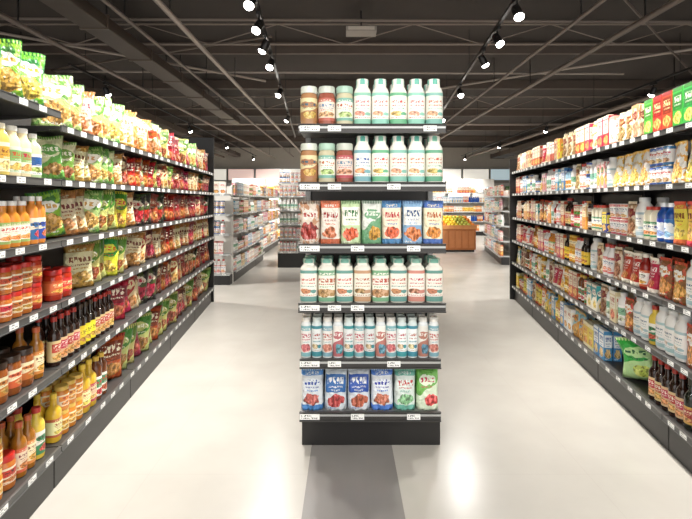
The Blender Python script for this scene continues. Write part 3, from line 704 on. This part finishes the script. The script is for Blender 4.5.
# ------------------------------------------------------------ far shelving
fm = (plain('far_back', 'DAD6CE', 0.6), lightm, lightm)
FLV = [0.2, 0.55, 0.9, 1.25, 1.6]
def far_run(O, th, n, Lu, lab, keys, levels=FLV, h=1.75, flip=False, depth=0.4, mats=fm, small=False, maxh=0.29, top=True):
    for i in range(n):
        shelf_unit('shelving_unit', O, th, i*Lu, Lu, depth, levels, h, lab, tagstep=0.22, mats=mats, group='distant shelving units')
    w = Wall(O, th, n*Lu, flip)
    for j, z in enumerate(levels):
        fill(w, z, 0.04, n*Lu-0.03, keys, small=small, nrep=(2, 5), maxh=maxh, dep=0.02)
K1 = ['cwhite', 'cred', 'gwhite', 'cupwhite', 'whitec', 'ccream', 'canred', 'cblue', 'bx_teal', 'bx_pink', 'whitec', 'bx_white']
K2 = ['cwhite', 'bpink', 'btan', 'canwhite', 'orangejar', 'gorange', 'whiteb', 'bx_white']
far_run((-2.02, 8.45), math.radians(90.5), 3, 1.05, 'pale grey aisle shelving with mixed groceries', K1)
far_run((-2.50, 8.10), 0.0, 1, 0.46, 'narrow end-of-aisle shelving with boxed groceries', K2, depth=0.25)
far_run((-2.25, 12.4), math.radians(90), 3, 1.05, 'pale grey aisle shelving with mixed groceries', K2)
far_run((-1.52, 10.2), 0.0, 1, 1.0, 'grey shelving bay facing the aisle with pale cartons', ['canwhite', 'whitec', 'cupwhite', 'cwhite', 'whiteb'], levels=[0.35, 0.66, 0.97, 1.28, 1.59, 1.88], h=2.2, maxh=0.26)
far_run((4.1, 13.75), math.atan2(-3.15, -0.55), 3, 1.05, 'pale shelving run with red and white packages', K1+['cred', 'bpink'])
BL = [0.2, 0.62, 1.04, 1.46, 1.88]
BK = ['cred', 'cwhite', 'cyellow', 'cblue', 'ccream', 'cgreen', 'gwhite', 'gorange', 'bx_white', 'bx_pink', 'bx_teal']
lb1 = emis('header_lightbox', 'EDE8DC', 0.6); lb2 = emis('header_lightbox_pink', 'E8C8BE', 0.55); lb3 = emis('header_lightbox_blue', 'BFD4DA', 0.5)
for i, x in enumerate((-8.2, -6.9, -5.6, -4.3, -3.0, 4.2, 5.5, 6.8)):
    far_run((x, 21.4), 0.0, 1, 1.28, 'tall shelving bay against the back wall with bright packages', BK, levels=BL, h=2.3, small=True, maxh=0.34)
    e = obj('header_lightbox', boxmesh('header_lightbox', 0.05, 1.23, 0.05, 0.25, 2.45, 2.95, (lb3, lb1, lb2, lb2, lb1, lb1, lb1, lb3)[i], 0.01), None, 'softly glowing header light box above the back wall shelving', 'light box', 'header light boxes', loc=(x, 21.7, 0))
    obj('frame', boxmesh('frame', 0.02, 1.26, 0.10, 0.27, 2.42, 2.98, lightm, 0.005), e)
far_run((-4.2, 16.6), 0.0, 2, 1.2, 'mid-height shelving bay with bright boxed goods', BK, levels=[0.2, 0.6, 1.0, 1.4, 1.8], h=2.3, small=True, maxh=0.34)
far_run((3.35, 19.4), 0.0, 3, 1.0, 'pale shelving bay stocked with bright drinks and boxes', ['gwhite', 'gorange', 'cred', 'whitec', 'blueb', 'cblue', 'cyellow', 'bx_white', 'cwhite'], levels=[0.2, 0.6, 1.0, 1.4, 1.8], h=2.4, small=True, maxh=0.34)

# wooden produce counter
wood = plain('counter_wood', '9A5A2C', 0.45, noise=0.25, scale=5)
ce = obj('produce_counter', None, None, 'low wooden produce counter piled with yellow fruit', 'counter', loc=(2.55, 13.3, 0))
obj('body', boxmesh('body', 0, 1.2, 0, 0.8, 0.06, 0.72, wood, 0.01), ce)
obj('plinth', boxmesh('plinth', 0.04, 1.16, 0.04, 0.76, 0, 0.06, blackm), ce)
bm = bmesh.new()
for a in ((-0.02, 1.22, -0.02, 0.0), (-0.02, 1.22, 0.8, 0.82), (-0.02, 0.0, 0.0, 0.8), (1.2, 1.22, 0.0, 0.8)):
    addbox(bm, a[0], a[1], a[2], a[3], 0.66, 0.77, 0.003)
obj('rim', finish(bm, 'rim', plain('rim_wood', 'B87A44', 0.4, noise=0.2)), ce)
for i in range(6):
    obj('front_panel', cmesh('fp', lambda: boxmesh('front_panel', 0, 0.15, -0.006, 0.0, 0.12, 0.6, plain('panel_wood', 'A8683A', 0.45, noise=0.2), 0.002)), ce, loc=(0.05+i*0.19, 0, 0))
def fruitmesh(nm, hexc, r):
    prof = [(0, 0.12*r), (0.35*r, 0.03*r), (0.75*r, 0.3*r), (r, 0.95*r), (0.85*r, 1.5*r), (0.4*r, 1.82*r), (0.1*r, 1.78*r), (0, 1.7*r)]
    return lathe(nm, prof, plain('skin_'+nm, hexc, 0.4), segs=12)
fr = [('orange_fruit', fruitmesh('orange_fruit', 'D87A18', 0.056), 'ripe orange on the wooden produce counter'),
      ('lemon', fruitmesh('lemon', 'DCB82A', 0.056), 'yellow lemon on the wooden produce counter'),
      ('yellow_apple', fruitmesh('yellow_apple', 'A8A83A', 0.056), 'yellow apple on the wooden produce counter')]
for lv in range(4):
    for r_ in range(6-lv):
        for c_ in range(10-lv):
            f = fr[((c_+lv)//3 + r_ % 2) % 3]
            obj(f[0], f[1], None, f[2], 'fruit', 'fruit on the produce counter', loc=(2.55+0.07+(c_+lv*0.5)*0.1175, 13.3+0.07+(r_+lv*0.5)*0.125, 0.721+lv*0.072))

# ------------------------------------------------------------ room shell
XL, XR, YB, YF, H = -9.0, 9.0, 22.0, -1.5, 4.0
def floor_mat():
    m, nt, b = newmat('floor_tile')
    tc = nt.nodes.new('ShaderNodeTexCoord')
    sp = nt.nodes.new('ShaderNodeSeparateXYZ'); nt.links.new(tc.outputs['Object'], sp.inputs[0])
    X, Y = sp.outputs[0], sp.outputs[1]
    def ramp(src, c0, c1, p0=0.3, p1=0.7):
        cr = nt.nodes.new('ShaderNodeValToRGB')
        cr.color_ramp.elements[0].position = p0; cr.color_ramp.elements[0].color = lin(c0)
        cr.color_ramp.elements[1].position = p1; cr.color_ramp.elements[1].color = lin(c1)
        nt.links.new(src, cr.inputs[0])
        return cr.outputs[0]
    def nz(scale, det):
        n = nt.nodes.new('ShaderNodeTexNoise'); n.inputs['Scale'].default_value = scale; n.inputs['Detail'].default_value = det
        nt.links.new(tc.outputs['Object'], n.inputs['Vector'])
        return n.outputs['Fac']
    def mix(a, f, c):
        x = nt.nodes.new('ShaderNodeMix'); x.data_type = 'RGBA'
        nt.links.new(f, x.inputs[0])
        nt.links.new(a, x.inputs[6])
        if isinstance(c, tuple): x.inputs[7].default_value = c
        else: nt.links.new(c, x.inputs[7])
        return x.outputs[2]
    base = ramp(nz(2.2, 4), 'ADA89F', 'BBB6AD', 0.2, 0.8)
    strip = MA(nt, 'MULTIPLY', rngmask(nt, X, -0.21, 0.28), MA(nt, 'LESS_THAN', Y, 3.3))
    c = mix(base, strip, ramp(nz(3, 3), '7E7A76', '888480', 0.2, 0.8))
    jx = MA(nt, 'LESS_THAN', MA(nt, 'FRACT', MA(nt, 'DIVIDE', MA(nt, 'ADD', X, 20.28), 1.2)), 0.003)
    jy = MA(nt, 'LESS_THAN', MA(nt, 'FRACT', MA(nt, 'DIVIDE', MA(nt, 'ADD', Y, 20.28), 1.2)), 0.003)
    c = mix(c, MA(nt, 'MULTIPLY', MA(nt, 'MAXIMUM', jx, jy), 0.15), lin('8F887E'))
    nt.links.new(c, b.inputs['Base Color'])
    b.inputs['Roughness'].default_value = 0.24
    b.inputs['Specular IOR Level'].default_value = 0.5
    return m
def st(name, *a, mat=None):
    return obj(name, boxmesh(name, *a, mat), kind='structure')
st('floor', XL, XR, YF, YB, -0.1, 0, mat=floor_mat())
ceilm = plain('ceiling_dark', '322B27', 0.85, noise=0.35, scale=1.2)
st('ceiling', XL, XR, YF, YB, H, H+0.1, mat=ceilm)
wallm = plain('wall_paint', 'BAB3A8', 0.8)
dwall = plain('wall_dark_paint', '3F3833', 0.8)
st('wall_left', XL-0.1, XL, YF, YB, 0, H, mat=dwall)
st('wall_right', XR, XR+0.1, YF, YB, 0, H, mat=dwall)
st('wall_back', XL, XR, YB, YB+0.1, 0, H, mat=wallm)
beamm = plain('beam_brown', '574B43', 0.7, noise=0.1)
beaml = plain('beam_light', '85776C', 0.6, noise=0.1)
for i, (y, dp, wd) in enumerate(((3.9, 0.08, 0.04), (5.1, 0.18, 0.06), (7.3, 0.18, 0.06), (9.6, 0.18, 0.07), (12.6, 0.2, 0.08), (15.2, 0.2, 0.08), (18.0, 0.22, 0.08))):
    st('trim_%d' % (i+1), XL+0.02, XR-0.02, y, y+wd, H-dp, H-0.002, mat=beamm if dp > 0.1 else beaml)
def bar(bm, p0, p1, r):
    p0, p1 = Vector(p0), Vector(p1); d = p1-p0
    res = bmesh.ops.create_cone(bm, cap_ends=True, segments=6, radius1=r, radius2=r, depth=d.length)
    q = Vector((0, 0, 1)).rotation_difference(d.normalized())
    bmesh.ops.transform(bm, matrix=Matrix.Translation((p0+p1)/2) @ q.to_matrix().to_4x4(), verts=res['verts'])
def truss(idx, x0, y0, x1, y1, z0=3.66, z1=3.94):
    bm = bmesh.new()
    A, B = Vector((x0, y0, 0)), Vector((x1, y1, 0)); n = max(2, int((B-A).length/0.9))
    bar(bm, A+Vector((0, 0, z0)), B+Vector((0, 0, z0)), 0.013); bar(bm, A+Vector((0, 0, z1)), B+Vector((0, 0, z1)), 0.013)
    for i in range(n):
        p, q = A.lerp(B, i/n), A.lerp(B, (i+1)/n)
        za, zb = (z0, z1) if i % 2 else (z1, z0)
        bar(bm, p+Vector((0, 0, za)), q+Vector((0, 0, zb)), 0.007)
    obj('trim_%d' % idx, finish(bm, 'roof_truss', beaml), kind='structure')
truss(30, -8.5, 6.4, 8.5, 6.4); truss(31, -8.5, 10.9, 8.5, 10.9)

# pipes, ducts
pipem = plain('pipe_brown', '6C6057', 0.5, 0.2)
pipel = plain('pipe_pale', '9E9288', 0.45, 0.3)
hang = cmesh('hang', lambda: boxmesh('pipe_hanger', -0.005, 0.005, -0.01, 0.01, 0, 1, blackm))
def pipe(x, z, r, lab, y0=1.5, y1=21.5, m=None, dx=0.0):
    e = obj('ceiling_pipe', cyl('pipe', (0, y0, z), (dx, y1, z), r, m or pipem, 10), None, lab, 'pipe', 'ceiling pipes', loc=(x, 0, 0))
    y = y0+0.6
    while y < y1:
        o = obj('pipe_hanger', hang, e, loc=(dx*(y-y0)/(y1-y0), y, z+r*0.9)); o.scale = (1, 1, H-0.002-z-r*0.9)
        y += 3.0
for x, z, r, m, dx in ((-2.45, 3.52, 0.022, pipem, 0), (-1.95, 3.56, 0.032, pipel, 0), (-3.7, 3.45, 0.03, pipem, 0.4), (-6.2, 3.5, 0.05, pipem, 0.5),
                   (2.6, 3.52, 0.022, pipem, 0), (3.4, 3.5, 0.035, pipem, -0.5), (5.9, 3.45, 0.05, pipem, -0.4)):
    pipe(x, z, r, 'brown painted pipe hung under the dark ceiling', m=m, dx=dx)
def crosspipe(x0, y0, x1, y1, z, r, m):
    obj('ceiling_pipe', cyl('pipe', (x0, y0, z), (x1, y1, z), r, m, 8), None, 'thin conduit crossing under the dark ceiling', 'pipe', 'ceiling pipes')
for a in ((-6, 4.4, 2.4, 4.6, 3.78, 0.014, pipel), (-8, 5.7, 8, 5.9, 3.76, 0.018, pipem), (-8, 8.1, 5, 8.3, 3.77, 0.018, pipel),
          (-8, 13.7, 8, 13.8, 3.76, 0.03, pipel), (-7, 4.2, -1.5, 8.6, 3.72, 0.020, pipel), (-8, 9, -1.0, 6.2, 3.7, 0.014, pipem),
          (1.6, 9.4, 8, 4.6, 3.72, 0.020, pipel), (2.6, 4.6, 8, 10, 3.7, 0.014, pipem)):
    crosspipe(*a)
def duct(x0, x1, z0, z1, y0, y1):
    bm = bmesh.new()
    addbox(bm, x0, x1, y0, y1, z0, z1, 0.01)
    e = obj('air_duct', finish(bm, 'air_duct', plain('duct_brown', '4A4038', 0.5, 0.3)), None, 'rectangular brown sheet-metal air duct', 'duct', 'ceiling ducts')
    fmh = boxmesh('flange', x0-0.015, x1+0.015, 0, 0.03, z0-0.015, z1+0.015, plain('flange', '5E5248', 0.5, 0.3))
    y = y0+0.4
    while y < y1:
        obj('flange', fmh, e, loc=(0, y, 0))
        for xx in (x0+0.03, x1-0.03):
            if int((y-y0)/1.2) % 2 == 0:
                o = obj('duct_hanger', hang, e, loc=(xx, y+0.05, z1)); o.scale = (1, 1, H-0.002-z1)
        y += 1.2
duct(-5.1, -4.8, 3.46, 3.62, 4.0, 21.0)
duct(-3.05, -2.75, 3.48, 3.62, 2.5, 12.0)
duct(6.6, 7.2, 3.4, 3.58, 5.0, 21.0)
ve = obj('air_vent', boxmesh('air_vent', -0.2, 0.2, -0.12, 0.12, 3.7, 3.76, plain('vent_grey', '8A827A', 0.5), 0.005), None, 'small grey rectangular air vent box under ceiling', 'air vent', loc=(0.2, 6.1, 0))
obj('louvre', boxmesh('louvre', -0.17, 0.17, -0.135, -0.12, 3.712, 3.75, plain('louvre', 'B8AEA2', 0.4)), ve)
obj('hanger', boxmesh('hanger', -0.01, 0.01, -0.01, 0.01, 3.76, H-0.002, blackm), ve)

# ------------------------------------------------------------ track lights
bulb = emis('lamp_glow', 'FFFAF2', 26.0)
def headmeshes():
    prof = [(0, 0.0), (0.03, 0.0), (0.042, 0.015), (0.045, 0.06), (0.045, 0.125), (0.047, 0.13), (0.041, 0.13), (0.038, 0.118), (0, 0.118)]
    body = lathe('lamp_head', prof, blackm, segs=16)
    lens = lathe('lens', [(0.042, 0.120), (0.045, 0.136), (0.040, 0.152), (0.024, 0.163), (0, 0.167)], bulb, segs=16)
    bm = bmesh.new(); addbox(bm, -0.055, 0.055, -0.008, 0.008, 0.055, 0.068)
    return body, lens, finish(bm, 'yoke', blackm)
HB, HLn, HY = headmeshes()
stem = boxmesh('stem', -0.008, 0.008, -0.008, 0.008, 0.0, 0.085, blackm)
adap = boxmesh('adapter', -0.02, 0.02, -0.07, 0.07, 0.085, 0.115, blackm, 0.003)
LDC = {}
def spot(x, y, zt, target, energy=None, ang=95, grp='track spotlights'):
    e = obj('track_spotlight', None, None, 'black cylindrical track spotlight, lit warm white', 'spotlight', grp, loc=(x, y, zt-0.115))
    obj('adapter', adap, e); obj('stem', stem, e)
    d = (Vector(target)-Vector((x, y, zt-0.13))).normalized()
    q = Vector((0, 0, 1)).rotation_difference(d)
    h = obj('lamp_head', HB, e); h.rotation_mode = 'QUATERNION'; h.rotation_quaternion = q
    h.location = Vector((0, 0, -0.005)) - (q @ Vector((0, 0, 0.06)))
    obj('lens', HLn, h); obj('yoke', HY, h)
    if energy:
        kk = (energy, ang)
        if kk not in LDC:
            ld = bpy.data.lights.new('spot_bulb', 'SPOT')
            ld.energy = energy; ld.spot_size = math.radians(ang); ld.spot_blend = 0.9; ld.shadow_soft_size = 0.05
            ld.color = (1.0, 0.968, 0.92)
            LDC[kk] = ld
        lo = bpy.data.objects.new('spot_bulb', LDC[kk]); COL.objects.link(lo); lo.parent = h
        lo.location = (0, 0, 0.20); lo.rotation_euler = (math.pi, 0, 0)
def track(xa, ya, xb, yb, z, lab='black lighting track suspended under the ceiling'):
    bm = bmesh.new()
    d = Vector((xb-xa, yb-ya, 0)); L = d.length
    addbox(bm, 0, L, -0.018, 0.018, z, z+0.03)
    e = obj('light_track', finish(bm, 'light_track', blackm), None, lab, 'lighting track', 'lighting tracks', loc=(xa, ya, 0), rz=math.atan2(d.y, d.x))
    t = 0.4
    while t < L:
        obj('suspension_rod', cyl('rod', (t, 0, z+0.03), (t, 0, H-0.002), 0.005, blackm, 8), e)
        t += 2.4
ZT = 3.40
def lerp(a, b, t): return a+(b-a)*t
LX = (-0.50, -1.54); RX = (1.19, 2.40)
track(LX[0], -0.8, LX[1], 14, ZT)
track(RX[0], -0.8, RX[1], 14, ZT)
EN = 215
for i, y in enumerate((-0.3, 0.6, 1.5, 2.4, 3.3, 4.1, 4.7, 5.3, 6.0, 7.6, 10.0)):
    x = lerp(LX[0], LX[1], (y+0.8)/14.8)
    tgt = (x-1.15, y+0.3, 1.25)
    if i % 3 == 2: tgt = (x-0.4, y-1.1, 1.2)
    if y > 4 and i % 3 == 0: tgt = (x-0.8, y-1.0, 1.2)
    if y < 2.2 and i % 2 == 1: tgt = (0.16, 2.9, 1.0)
    spot(x, y, ZT, tgt, EN if not (y < 2.2 and i % 2 == 1) else 140, 95)
for i, y in enumerate((-0.3, 0.6, 1.5, 2.4, 3.3, 4.35, 5.1, 5.85, 7.6, 10.0)):
    x = lerp(RX[0], RX[1], (y+0.8)/14.8)
    tgt = (x+1.15, y+0.2, 1.25)
    if i % 3 == 2: tgt = (x+0.3, y-1.1, 1.2)
    if y > 4 and i % 3 == 0: tgt = (x+0.7, y-1.0, 1.2)
    if y < 2.2 and i % 2 == 1: tgt = (0.16, 2.9, 1.0)
    spot(x, y, ZT, tgt, EN if not (y < 2.2 and i % 2 == 1) else 140, 95)
track(-3.9, 6.5, -3.9, 20, ZT); track(5.0, 6.5, 5.0, 20, ZT); track(0.4, 9.5, 0.4, 20, ZT)
for y in (7.5, 11.5, 15, 19.3):
    spot(-3.9, y, ZT, (-3.2, y+1.0, 0.6), 640, 140)
    spot(5.0, y, ZT, (4.4, y+1.0, 0.6), 640, 140)
for y in (10, 12.5, 15.5, 18.5):
    spot(0.4, y, ZT, (0.6, y+1.6, 0.3), 520, 140)

# ------------------------------------------------------------ world, camera
w = bpy.data.worlds.new('World'); S.world = w; w.use_nodes = True
bg = w.node_tree.nodes['Background']
bg.inputs[0].default_value = (1.0, 0.985, 0.96, 1); bg.inputs[1].default_value = 1.55
cam = bpy.data.cameras.new('Camera'); co = bpy.data.objects.new('Camera', cam); COL.objects.link(co)
co.location = (0, 0, 1.5); co.rotation_euler = (math.radians(90), 0, 0)
cam.sensor_width = 36; cam.lens = F/692*36; cam.shift_y = -59.5/692
cam.clip_start = 0.05
S.camera = co
S.view_settings.view_transform = 'Standard'
S.view_settings.look = 'None'
S.view_settings.exposure = 0.10
S.view_settings.gamma = 1.05
print('objects', len(bpy.data.objects))
